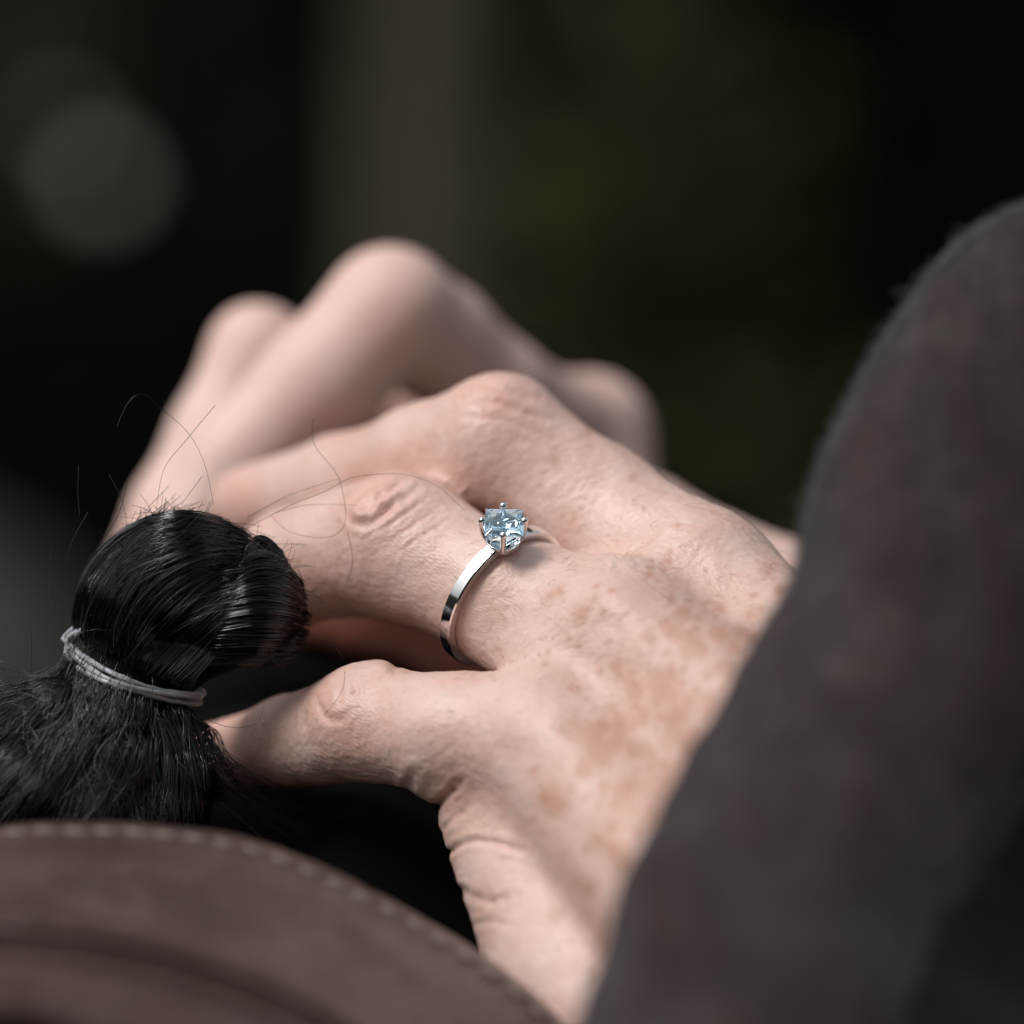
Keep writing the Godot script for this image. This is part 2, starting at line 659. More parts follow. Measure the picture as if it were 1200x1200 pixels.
		col[i] = Color(tone.r * grain, tone.g * grain, tone.b * grain)
	var turn := Basis(Vector3(0, 0, 1), deg_to_rad(-26.0))
	var w := PackedVector3Array()
	w.resize(o.size())
	var inv := turn.inverse()
	for i in o.size():
		w[i] = inv * (W(o[i]) - root.position)
	var hand := put("hand", pack(w, idx, PackedVector3Array(), col), M.skin, root)
	hand.basis = turn
	# downy hairs on the back of the hand
	var dv := PackedVector3Array()
	var di := PackedInt32Array()
	var tries := 0
	while dv.size() < 520 * 9 and tries < 30000:
		tries += 1
		var k := rng.randi_range(0, o.size() - 1)
		var q := pic(o[k])
		if not marked[k] or q.x < 520.0 or q.x > 960.0 or n[k].z < -0.25:
			continue
		var dir := (Vector3(0.75, -0.25, 0.5) + n[k] * 0.55 + Vector3(rng.randf_range(-0.4, 0.4), rng.randf_range(-0.4, 0.4), rng.randf_range(-0.3, 0.3))).normalized()
		var len_ := rng.randf_range(10, 24)
		tube(dv, di, PackedVector3Array([o[k], o[k] + dir * len_ * 0.5 + n[k] * 1.5, o[k] + dir * len_ - n[k] * 1.0]), 0.26, 0.12, 3)
	var down := put("downy_hairs", pack(to_part(dv, root), di), M.downy_hair, root)
	down.set_meta("kind", "stuff")
	make_sleeve(root)


func make_sleeve(root: Node3D) -> void:
	# the outer line of the cuff and sleeve, then the round of the cloth
	var line := [[1480, 262, 330], [1340, 236, 335], [1200, 247, 345], [1117, 294, 360], [1052, 376, 380], [990, 478, 410], [950, 572, 440], [930, 668, 480], [866, 783, 560], [800, 898, 650], [742, 1018, 740], [676, 1184, 830], [600, 1370, 900]]
	var e := []
	for p in line:
		e.append(E(p[0], p[1], p[2]))
	var rows := []
	for k in 11:
		rows.append([])
	for i in e.size():
		var t: Vector3 = (e[mini(i + 1, e.size() - 1)] - e[maxi(i - 1, 0)])
		var inn := Vector3(-t.y, t.x, 0).normalized()      # towards the inside of the sleeve
		var wide := lerpf(250.0, 180.0, minf(i / 9.0, 1.0))
		var deep := lerpf(120.0, 165.0, minf(i / 7.0, 1.0))
		var at: Vector3 = e[i] + inn * (7.0 if i < 8 else lerpf(7.0, 0.0, minf((i - 7) / 2.0, 1.0)))
		rows[0].append(at + inn * 60.0 + Vector3(0, 0, -55))
		rows[10].append(at + inn * 640.0 + Vector3(0, 0, -210))
		for k in range(1, 10):
			var g := (k - 1) * 0.325 - 0.10
			rows[k].append(at + inn * wide * (1.0 - cos(g)) + Vector3(0, 0, sin(g) * deep))
	var l := loft(rows, 150, 60, true)
	var v: PackedVector3Array = l[0]
	var n := normals_of(v, l[1])
	if n[v.size() / 2].z < 0.0:
		l = loft(rows, 150, 60, false)
		n = normals_of(v, l[1])
	var col := PackedColorArray()
	for i in v.size():
		var q := v[i]
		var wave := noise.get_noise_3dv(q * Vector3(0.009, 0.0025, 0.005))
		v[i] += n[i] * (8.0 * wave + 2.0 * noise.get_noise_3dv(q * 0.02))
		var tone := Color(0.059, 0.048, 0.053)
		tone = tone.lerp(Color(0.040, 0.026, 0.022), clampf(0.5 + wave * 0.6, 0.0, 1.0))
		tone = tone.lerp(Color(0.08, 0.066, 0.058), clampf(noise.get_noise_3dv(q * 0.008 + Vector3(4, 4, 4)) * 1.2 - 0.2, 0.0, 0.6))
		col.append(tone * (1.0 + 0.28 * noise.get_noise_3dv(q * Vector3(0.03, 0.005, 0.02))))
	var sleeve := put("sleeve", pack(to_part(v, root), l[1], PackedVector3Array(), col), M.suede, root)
	# rolled hem along the cuff edge
	var pts := PackedVector3Array()
	var top := e.slice(0, 9)
	for i in 90:
		pts.append(along(top, i / 89.0) + Vector3(7, -5, 2))
	var hv := PackedVector3Array()
	var hi := PackedInt32Array()
	tube(hv, hi, pts, 18.0, 6.0, 14)
	var hn := normals_of(hv, hi)
	var hc := PackedColorArray()
	for i in hv.size():
		hv[i] += hn[i] * 2.5 * noise.get_noise_3dv(hv[i] * 0.03)
		hc.append(Color(0.085, 0.083, 0.092) * (1.0 + 0.35 * noise.get_noise_3dv(hv[i] * 0.012)))
	put("hem", pack(to_part(hv, root), hi, PackedVector3Array(), hc), M.suede, sleeve)
	# short fibres standing off the suede
	var fv := PackedVector3Array()
	var fi := PackedInt32Array()
	for i in 7000:
		var p: Vector3
		var nn: Vector3
		if i < 4800:
			var k := rng.randi_range(0, hv.size() - 1)
			p = hv[k]
			nn = hn[k]
		else:
			var k := rng.randi_range(0, v.size() - 1)
			p = v[k]
			nn = n[k]
		p += Vector3(rng.randf_range(-8, 8), rng.randf_range(-8, 8), rng.randf_range(-3, 3))
		var dir := (nn + Vector3(rng.randf_range(-0.9, 0.5), rng.randf_range(-0.4, 0.9), rng.randf_range(-0.6, 0.6))).normalized()
		var len_ := rng.randf_range(5, 13) if rng.randf() < 0.95 else rng.randf_range(16, 28)
		var bend := Vector3(rng.randf_range(-0.4, 0.4), rng.randf_range(-0.4, 0.4), rng.randf_range(-0.4, 0.4)) * len_
		tube(fv, fi, PackedVector3Array([p, p + dir * len_ * 0.55 + bend * 0.3, p + dir * len_ + bend]), 0.7, 0.3, 3)
	var fz := put("fuzz", pack(to_part(fv, root), fi), M.suede_fibre, sleeve)
	fz.set_meta("kind", "stuff")


# ---------------------------------------------------------------- the far hand
func make_far_person() -> void:
	var root := thing("person", "smooth pale hand with two bent knuckles raised, out of focus behind the ringed hand", "person", W(E(640, 560, -950)))
	var b := []
	bone(b, [[204, 656, -690, 60], [278, 546, -720, 73], [374, 450, -735, 80], [457, 365, -765, 84], [510, 400, -830, 80], [580, 462, -890, 76], [640, 498, -980, 74], [690, 512, -1060, 88]])
	bone(b, [[150, 700, -830, 52], [204, 600, -850, 58], [254, 510, -880, 62], [302, 414, -910, 66], [420, 490, -980, 70], [570, 560, -1050, 84]])
	bone(b, [[690, 512, -1060, 88], [700, 700, -1000, 110]])
	bone(b, [[600, 520, -960, 70], [690, 700, -1000, 110]])
	bone(b, [[570, 560, -1050, 84], [650, 740, -1000, 110]])
	var net := skin_field(b, 9.0, 10.0)
	var v: PackedVector3Array = net[0]
	var col := PackedColorArray()
	for i in v.size():
		var q := pic(v[i])
		var tone := Color(0.70, 0.51, 0.45)
		var red := 0.0
		for j in [[458, 320, 70], [308, 380, 60], [700, 470, 80], [600, 420, 60]]:
			red += exp(-Vector2(q.x - j[0], q.y - j[1]).length_squared() / (j[2] * j[2]))
		tone = tone.lerp(Color(0.67, 0.43, 0.365), clampf(0.25 + red * 0.35 + noise.get_noise_3dv(v[i] * 0.008) * 0.4, 0.0, 0.8))
		col.append(tone)
	put("hand", pack(to_part(v, root), net[1], PackedVector3Array(), col), M.smooth_skin, root)


# ---------------------------------------------------------------- the person with the tied hair and the leather
var hair_bones := []


func front(x: float, y: float) -> float:              # depth of the hair's front surface at a measured point
	var best := -1e9
	var q := E(x, y, 0)
	for b in hair_bones:
		var a := Vector2(b[0].x, b[0].y)
		var d := Vector2(b[1].x, b[1].y) - a
		var t := clampf((Vector2(q.x, q.y) - a).dot(d) / maxf(d.length_squared(), 1.0), 0.0, 1.0)
		var r := lerpf(b[2], b[3], t)
		var e := (Vector2(q.x, q.y) - a - d * t).length()
		var z := lerpf(b[0].z, b[1].z, t)
		best = maxf(best, z + sqrt(maxf(r * r - e * e, 0.0)) - maxf(e - r, 0.0) * 0.6)
	return best


func bez(a: Vector2, b: Vector2, c: Vector2, d: Vector2, t: float) -> Vector2:
	return a.bezier_interpolate(b, c, d, t)


func key_curve(keys: Array, s: float) -> Array:       # blends the key curves of a lock of hair
	var n := keys.size() - 1
	var i := mini(int(s * n), n - 1)
	var t := s * n - i
	var o := []
	for k in 4:
		var p := Vector2(keys[i][k * 2], keys[i][k * 2 + 1])
		var q := Vector2(keys[i + 1][k * 2], keys[i + 1][k * 2 + 1])
		o.append(p.lerp(q, t))
	return o


func tint(v: PackedVector3Array) -> void:             # colours of the strands added since the last call
	var k := rng.randf()
	var c := Color(0.006, 0.0052, 0.0055) if k < 0.72 else (Color(0.022, 0.019, 0.019) if k < 0.93 else Color(0.065, 0.06, 0.06))
	while hair_tones.size() < v.size():
		hair_tones.append(c)


var hair_tones := PackedColorArray()


func lock(v: PackedVector3Array, idx: PackedInt32Array, keys: Array, many: int, mess: float, r: float, lift: float, curl := 2.0, segs := 22) -> void:
	for i in many:
		var s := rng.randf()
		var c := key_curve(keys, s)
		var clump := floorf(s * 26.0)
		for k in 4:
			var amt := mess * (0.5 + 0.35 * k)
			c[k] += Vector2(rng.randf_range(-amt, amt), rng.randf_range(-amt, amt)) + Vector2(sin(clump * 7.1 + k), cos(clump * 5.3 + k)) * mess * 0.5
		var t0 := rng.randf_range(0.0, 0.12)
		var t1 := rng.randf_range(0.86, 1.0)
		var up := (0.5 + 0.5 * sin(clump * 2.7 + 1.0)) * lift * 0.45 + rng.randf() * rng.randf() * lift
		var pts := PackedVector3Array()
		var ph := clump * 1.7 + rng.randf_range(-0.8, 0.8)
		var fq := 5.0 + 3.0 * sin(clump * 3.1)
		var side: Vector2 = (c[3] - c[0]).normalized().orthogonal() * curl * rng.randf_range(0.3, 1.2)
		for j in segs + 1:
			var t := lerpf(t0, t1, float(j) / segs)
			var p := bez(c[0], c[1], c[2], c[3], t) + side * sin(t * fq + ph)
			var under := 24.0 * pow(absf(t - 0.5) * 2.0, 8.0)
			pts.append(E(p.x, p.y, front(p.x, p.y) + up - 1.0 - under))
		tube(v, idx, pts, r * rng.randf_range(0.7, 1.25), r * 0.7, 3)
		tint(v)


func make_leather_person() -> void:
	var root := thing("person", "back of a person with black tied up hair and a stitched brown leather collar", "person", W(E(200, 1000, 0)))
	# neck; its shade is put into a darker skin colour
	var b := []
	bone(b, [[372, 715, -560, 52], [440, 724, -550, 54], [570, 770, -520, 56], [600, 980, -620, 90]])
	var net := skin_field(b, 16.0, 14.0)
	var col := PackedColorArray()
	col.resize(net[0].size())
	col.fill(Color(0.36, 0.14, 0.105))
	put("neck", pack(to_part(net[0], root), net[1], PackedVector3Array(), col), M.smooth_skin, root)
	# black top under the collar; upper chains put the finger gap's shade in black
	b = []
	bone(b, [[120, 1130, -200, 200], [420, 1120, -240, 190], [620, 1260, -220, 200]])
	bone(b, [[-200, 1150, -150, 240], [120, 1130, -200, 200]])
	bone(b, [[280, 930, -400, 110], [420, 910, -400, 120], [600, 960, -380, 110]])
	bone(b, [[300, 830, -640, 110], [480, 800, -640, 110], [600, 830, -640, 110]])
	net = skin_field(b, 16.0, 16.0)
	put("shirt", pack(to_part(net[0], root), net[1]), M.black_cloth, root)
	# hair: the mass, then the strands over it
	b = []
	bone(b, [[140, 775, -30, 42], [152, 706, -30, 54], [212, 652, -30, 60], [268, 662, -40, 44]])
	bone(b, [[200, 700, -40, 60], [262, 712, -45, 66], [292, 706, -40, 66]])
	bone(b, [[150, 785, -30, 46], [200, 780, -40, 44], [290, 735, -60, 50]])
	bone(b, [[150, 800, -30, 50], [110, 860, -20, 62], [10, 930, 0, 84], [-120, 1010, 0, 110]])
	bone(b, [[60, 850, -20, 56], [-60, 910, 0, 84]])
	bone(b, [[185, 850, -40, 44], [190, 920, -40, 66], [170, 1010, -30, 90]])
	bone(b, [[130, 900, -30, 76], [80, 980, -20, 90]])
	hair_bones = b
	for q in b:
		q[2] = float(q[2]) - 9.0
		q[3] = float(q[3]) - 9.0
	net = skin_field(b, 7.0, 7.0)
	for q in b:
		q[2] += 9.0
		q[3] += 9.0
	var hair := put("hair", pack(to_part(net[0], root), net[1]), M.hair_core, root)
	var v := PackedVector3Array()
	var idx := PackedInt32Array()
	# upper lobe, arching from the tie over to the right
	lock(v, idx, [[86, 748, 74, 640, 186, 548, 302, 640], [112, 762, 120, 690, 195, 610, 302, 648], [140, 780, 152, 710, 205, 645, 300, 656], [165, 792, 185, 745, 235, 685, 296, 664]], 1300, 4.5, 0.7, 16.0)
	lock(v, idx, [[96, 740, 90, 690, 120, 640, 215, 590], [150, 782, 140, 700, 190, 650, 262, 622]], 330, 13.0, 0.5, 24.0, 5.0)
	lock(v, idx, [[90, 750, 85, 660, 190, 560, 300, 645], [170, 790, 185, 740, 235, 690, 350, 700]], 70, 26.0, 0.42, 30.0, 9.0)
	lock(v, idx, [[225, 850, 270, 900, 340, 950, 430, 975], [215, 870, 240, 930, 300, 985, 380, 1010]], 90, 22.0, 0.45, 20.0, 8.0)
	# second lobe
	lock(v, idx, [[284, 650, 296, 622, 312, 622, 330, 648], [262, 690, 300, 650, 335, 660, 356, 690], [250, 722, 290, 700, 335, 700, 364, 722], [240, 748, 280, 745, 330, 742, 360, 752], [226, 778, 262, 782, 310, 784, 344, 776]], 1200, 1.8, 0.7, 10.0)
	# between the lobes and the tie
	lock(v, idx, [[150, 786, 190, 740, 240, 700, 280, 664], [180, 800, 215, 765, 250, 735, 282, 700], [212, 816, 230, 790, 255, 765, 275, 740]], 600, 5.0, 0.6, 8.0)
	# below the tie, loose and messy
	lock(v, idx, [[84, 762, 55, 785, 20, 808, -30, 826], [100, 782, 70, 820, 20, 860, -30, 900], [125, 800, 105, 850, 60, 900, 0, 985], [155, 812, 150, 860, 120, 920, 90, 985], [185, 822, 195, 860, 190, 910, 180, 985], [216, 830, 240, 850, 258, 880, 290, 922]], 1400, 12.0, 0.6, 18.0, 5.0)
	lock(v, idx, [[90, 770, 60, 800, 30, 830, -20, 850], [120, 800, 90, 850, 70, 930, 60, 985], [170, 820, 175, 860, 160, 920, 200, 985]], 300, 36.0, 0.5, 34.0, 14.0)
	var st := put("strands", pack(to_part(v, root), idx, PackedVector3Array(), hair_tones), M.hair, hair)
	st.set_meta("kind", "stuff")
	# stray hairs seen one by one
	var stray := [
		[[137, 500, 20], [146, 478, 20], [158, 464, 20], [171, 463, 15], [187, 477, 10], [221, 508, 0], [240, 545, -10], [250, 592, -20]],
		[[252, 475, 10], [217, 517, 10], [192, 550, 0], [183, 598, -10]], [[237, 558, 5], [225, 574, 5], [212, 592, 0]],
		[[288, 620, -60], [317, 604, -50], [345, 590, -40], [383, 575, -40], [408, 561, -40], [440, 556, -35], [475, 556, -40], [508, 567, -40], [530, 584, -30], [545, 599, -20]],
		[[367, 490, -60], [368, 521, -60], [396, 558, -50], [405, 604, -40], [396, 625, -40], [371, 630, -40], [337, 622, -50], [317, 604, -60]],
		[[408, 625, -40], [413, 658, -40], [406, 684, -50]], [[320, 602, -60], [360, 592, -60], [418, 592, -50]],
		[[92, 545, 0], [91, 575, 0], [93, 606, 0]], [[103, 600, 20], [84, 635, 20], [72, 680, 15], [62, 716, 10]], [[117, 620, 30], [120, 653, 30], [128, 682, 30], [135, 710, 35]],
		[[127, 555, 0], [143, 587, 0], [148, 620, 0], [140, 660, 0]], [[132, 739, 50], [110, 738, 50], [88, 742, 40]], [[283, 781, 30], [287, 794, 30], [295, 808, 30]],
		[[404, 786, 60], [402, 806, 60], [392, 824, 60], [379, 838, 60]], [[230, 838, 20], [268, 852, 15], [300, 848, 5], [310, 826, 0]], [[245, 860, 25], [262, 886, 20], [278, 905, 20]], [[240, 872, 25], [252, 896, 20], [268, 912, 20]],
		[[208, 855, 60], [240, 880, 60], [262, 905, 50]], [[150, 830, 60], [190, 862, 60], [235, 900, 50]], [[384, 745, 20], [393, 758, 20], [402, 770, 20]], [[30, 740, 0], [55, 768, 0], [80, 772, 0]], [[36, 738, -10], [37, 770, -10], [36, 800, -10]],
		[[105, 850, 60], [112, 880, 60], [102, 920, 60], [92, 950, 50]], [[60, 860, 50], [50, 900, 50], [58, 950, 50]], [[290, 622, -10], [318, 640, -10], [336, 660, -20]],
		[[150, 562, 0], [140, 600, 0], [120, 640, 0], [108, 690, 0]], [[60, 640, -20], [58, 700, -20], [70, 750, -10]], [[290, 606, -40], [340, 580, -50], [400, 560, -50]],
	]
	v = PackedVector3Array()
	idx = PackedInt32Array()
	hair_tones = PackedColorArray()
	for s in stray:
		var p := []
		for q in s:
			p.append(E(q[0], q[1], q[2]))
		var pts := PackedVector3Array()
		for j in 25:
			pts.append(along(p, j / 24.0))
		tube(v, idx, pts, 0.32, 0.2, 4)
		tint(v)
	for i in 150:                                     # a halo of short ones round the outline
		var g := rng.randf_range(2.0, 5.2)
		var c := Vector2(205, 690) if i % 2 else Vector2(292, 706)
		var rad := 92.0 if i % 2 else 68.0
		if i % 2 == 0:
			g = rng.randf_range(-1.6, 1.5)
		var a := c + Vector2(cos(g), sin(g)) * rad
		if i % 5 == 0:
			a = Vector2(rng.randf_range(0, 120), 0)
			a.y = 815 - a.x * 0.4
			g = -2.0
		var dir := Vector2(cos(g + rng.randf_range(-1.2, 1.2)), sin(g + rng.randf_range(-1.2, 1.2)))
		var len_ := rng.randf_range(8, 34)
		var z := rng.randf_range(-50, 30)
		var pts := PackedVector3Array()
		var curl := Vector2(-dir.y, dir.x) * rng.randf_range(-0.6, 0.6) * len_
		for j in 7:
			var t := j / 6.0
			var q := a - dir * 8.0 + dir * len_ * t + curl * t * t
			pts.append(E(q.x, q.y, z))
		tube(v, idx, pts, 0.4, 0.22, 3)
		tint(v)
	var sh := put("stray_hairs", pack(to_part(v, root), idx, PackedVector3Array(), hair_tones), M.hair, hair)
	sh.set_meta("kind", "stuff")
	make_collar(root)


func curve(pts: Array) -> Array:
	var o := []
	for p in pts:
		o.append(E(p[0], p[1], p[2]))
	return o


func make_collar(root: Node3D) -> void:
	var edge := [[-640, 1250, 250], [-380, 1090, 300], [-180, 1004, 325], [0, 969, 330], [88, 965, 330], [176, 967, 325], [275, 980, 320], [357, 1007, 315], [440, 1046, 315], [495, 1076, 320], [550, 1110, 325], [605, 1148, 330], [654, 1192, 335], [720, 1265, 340]]
	var ridge := [[-640, 1330, 560], [-380, 1180, 610], [-180, 1094, 635], [0, 1074, 640], [70, 1076, 640], [125, 1081, 640], [192, 1093, 640], [255, 1111, 640], [315, 1133, 640], [357, 1152, 640], [400, 1174, 640], [440, 1198, 640], [490, 1232, 640], [540, 1272, 640]]
	var e := curve(edge)
	var r := curve(ridge)
	var rows := [[], [], [], [], [], [], [], []]
	for i in e.size():
		var a: Vector3 = e[i]
		var b: Vector3 = r[i]
		var d := (b - a)
		rows[0].append(a + d * 0.25 + Vector3(0, 0, -110))
		rows[1].append(a + d * 0.03 + Vector3(0, 0, -30))
		rows[2].append(a)
		rows[3].append(a + d * 0.045 + Vector3(0, 0, 16))
		rows[4].append(a + d * 0.10 + Vector3(0, 0, 10))
		rows[5].append(a + d * 0.22 + Vector3(0, 0, 16))
		rows[6].append(a + d * 0.62 + Vector3(0, 0, 14))
		rows[7].append(a + d * 1.15 + Vector3(0, 0, -10))
	put_leather("collar", rows, root, 0)
	# stitches along the rim
	var sm := stitch_mesh()
	var line := []
	for i in e.size():
		line.append(e[i] + (r[i] - e[i]) * 0.088 + Vector3(0, 0, 15))
	var total := 0.0
	var last: Vector3 = along(line, 0.0)
	var next := 20.0
	var collar := root.get_node("collar")
	for i in range(1, 1500):
		var p: Vector3 = along(line, i / 1499.0)
		total += p.distance_to(last)
		if total > next:
			next += 32.5
			var dir := (p - last).normalized()
			var s := put("stitch", sm, M.stitch_thread, collar)
			s.transform = Transform3D(Basis(dir, Vector3(0, 0, 1).cross(dir).normalized(), dir.cross(Vector3(0, 0, 1).cross(dir).normalized())) * Basis(Vector3(0, 0, 1), -0.16 + rng.randf_range(-0.06, 0.06)), W(p) - root.position)
		last = p
	# the rolled inner fold nearer to the lens
	rows = [[], [], [], [], [], [], [], [], []]
	for i in r.size():
		var a: Vector3 = r[i]
		var d: Vector3 = (r[i] - e[i]).normalized()
		rows[0].append(a + d * 20.0 + Vector3(0, 0, -40))
		rows[1].append(a + d * -2.0)
		rows[2].append(a + d * 8.0 + Vector3(0, 0, 42))
		rows[3].append(a + d * 30.0 + Vector3(0, 0, 54))
		rows[4].append(a + d * 52.0 + Vector3(0, 0, -18))
		rows[5].append(a + d * 68.0 + Vector3(0, 0, 10))
		rows[6].append(a + d * 90.0 + Vector3(0, 0, 50))
		rows[7].append(a + d * 120.0 + Vector3(0, 0, 20))
		rows[8].append(a + d * 300.0 + Vector3(0, 0, 0))
	put_leather("collar_fold", rows, root, 1)


func put_leather(called: String, rows: Array, root: Node3D, which: int) -> void:
	var l := loft(rows, 210, 70)
	var v: PackedVector3Array = l[0]
	var n := normals_of(v, l[1])
	if n[v.size() / 2].z < 0.0:
		l = loft(rows, 210, 70, true)
		n = normals_of(v, l[1])
	var col := PackedColorArray()
	for i in v.size():
		var q := v[i]
		var p := pic(q)
		var a := noise.get_noise_3dv(q * 0.006 + Vector3(which * 7, 0, 0))
		var d := 2.5 * a + 1.2 * noise.get_noise_3dv(q * 0.03)
		if which == 0:
			d += 9.0 * exp(-Vector2((p.x - 178.0) / 20.0, (p.y - 1062.0) / 15.0).length_squared()) + 5.0 * exp(-Vector2((p.x - 474.0) / 22.0, (p.y - 1142.0) / 14.0).length_squared())
		v[i] += n[i] * d
		var tone := Color(0.098, 0.060, 0.054).lerp(Color(0.066, 0.039, 0.033), clampf(0.5 + a * 1.2, 0.0, 1.0))
		tone = tone.lerp(Color(0.135, 0.096, 0.09), clampf(noise.get_noise_3dv(q * 0.015 + Vector3(5, 5, 0)) - 0.1, 0.0, 0.6))
		col.append(tone)
	put(called, pack(to_part(v, root), l[1], PackedVector3Array(), col), M.brown_leather, root)


func stitch_mesh() -> ArrayMesh:
	var v := PackedVector3Array()
	var idx := PackedInt32Array()
	var rows := [[-13.0, 0.5], [-11.0, 3.2], [-5.0, 4.6], [4.0, 4.8], [10.0, 3.6], [13.0, 0.5]]
	for p in rows:
		for k in 8:
			var g := TAU * k / 8
			v.append(Vector3(p[0] * 0.9, cos(g) * p[1] * 0.85, sin(g) * p[1] * 0.8) * U)
	for j in rows.size() - 1:
		for k in 8:
			var a := j * 8 + k
			var b := j * 8 + (k + 1) % 8
			idx.append_array([a, a + 8, b, b, a + 8, b + 8])
	var n := normals_of(v, idx)
	if n[20].dot(v[20]) < 0.0:
		idx.reverse()
	return pack(v, idx)


# ---------------------------------------------------------------- the ring
func make_ring() -> void:
	var n := Vector3(0.0152, 0.7155, 0.6984).normalized()
	var a := Vector3(-0.6842, 0.5168, -0.5146).normalized()
	var t := n.cross(a).normalized()
	if t.x < 0.0:
		t = -t
	var cen := E(588, 698, -60)
	var root := thing("ring", "silver ring with square pale blue gem worn on the freckled hand", "ring", W(cen))
	var R := 93.6
	var half := 8.3
	var v := PackedVector3Array()
	var idx := PackedInt32Array()
	var prof := [[-half, R - 10.2], [-half, R - 1.6], [-half + 1.7, R], [half - 1.7, R], [half, R - 1.6], [half, R - 10.2], [half - 1.2, R - 11.2], [-half + 1.2, R - 11.2]]
	var seg := 160
	var np := prof.size()
	# every facet gets its own corners so that the edges stay crisp
	for f in np:
		var p: Array = prof[f]
		var q: Array = prof[(f + 1) % np]
		var base := v.size()
		for i in seg + 1:
			var g := TAU * i / seg
			var dir := n * cos(g) + t * sin(g)
			v.append((a * p[0] + dir * p[1]) * U)
			v.append((a * q[0] + dir * q[1]) * U)
		for i in seg:
			var c := base + i * 2
			idx.append_array([c, c + 1, c + 2, c + 1, c + 3, c + 2])
	var nn := normals_of(v, idx)
	if nn[seg * 2 * 2 + 10].dot(v[seg * 2 * 2 + 10]) < 0.0 and false:
		idx.reverse()
	# orient outwards: the face between profile points 2 and 3 looks away from the centre
	var probe := 2 * (seg + 1) * 2 + 20
	if nn[probe].dot(v[probe]) < 0.0:
		idx.reverse()
	put("band", pack(v, idx), M.silver, root)
	# head: open cup, four prongs, square stone
	var e1 := Vector3(1, 0, 0) - n * n.x
	e1 = e1.normalized()
	var e2 := n.cross(e1).normalized()
	var up := Basis(e1, n, e1.cross(n))
	var cup := lathe([[9.0, R - 10.0], [17.0, R - 8.5], [19.5, R - 6.5], [20.6, R - 3.0], [21.4, R + 1.0], [21.6, R + 3.0], [20.4, R + 3.8], [18.6, R + 2.5], [16.0, R - 2.0], [9.0, R - 4.0]], 48)
	var head := put("setting", solid(cup, up), M.silver, root)
	for k in 4:
		var g := PI / 2 * k
		var out := e1 * cos(g) + e2 * sin(g)
		var pv := PackedVector3Array()
		var pi_ := PackedInt32Array()
		var pts := PackedVector3Array()
		for j in 9:
			var s := j / 8.0
			pts.append((out * lerpf(20.5, 25.8, pow(s, 0.6)) + n * lerpf(R + 2.0, R + 31.0, s)) * U)
		tube(pv, pi_, pts, 3.9 * U, 3.7 * U, 12)
		# rounded tip leaning over the stone
		var tip := pts[8] - out * 1.2 * U
		var ball := lathe([[0.05, -4.4], [2.6, -3.7], [4.4, -1.4], [4.7, 0.4], [3.9, 2.8], [2.1, 4.2], [0.05, 4.7]], 14)
		var b0 := pv.size()
		for q in ball[0]:
			pv.append(tip + up * q * U)
		for q in ball[1]:
			pi_.append(b0 + q)
		put("prong", pack(pv, orient(pv, pi_, tip - n * 16.0 * U)), M.silver, head)
	var sh := solid_stone(n, e1, e2, R + 27.5)
	put("gem", sh, M.blue_gem, root)


func solid(l: Array, basis_: Basis) -> ArrayMesh:
	var v := PackedVector3Array()
	for p in l[0]:
		v.append(basis_ * p * U)
	var idx: PackedInt32Array = l[1]
	var n := normals_of(v, idx)
	# the widest ring of the cup must look outwards
	var k := 48 * 3 + 3
	var axis := basis_.y
	var out := v[k] - axis * v[k].dot(axis)
	if n[k].dot(out) < 0.0:
		idx.reverse()
	return pack(v, idx)


func orient(v: PackedVector3Array, idx: PackedInt32Array, mid: Vector3) -> PackedInt32Array:
	var o := PackedInt32Array()
	for i in range(0, idx.size(), 3):
		o.append_array([idx[i], idx[i + 1], idx[i + 2]])
	var n := normals_of(v, o)
	var s := 0.0
	for i in mini(v.size(), 100):
		s += n[i].dot(v[i] - mid)
	if s < 0.0:
		o.reverse()
	return o


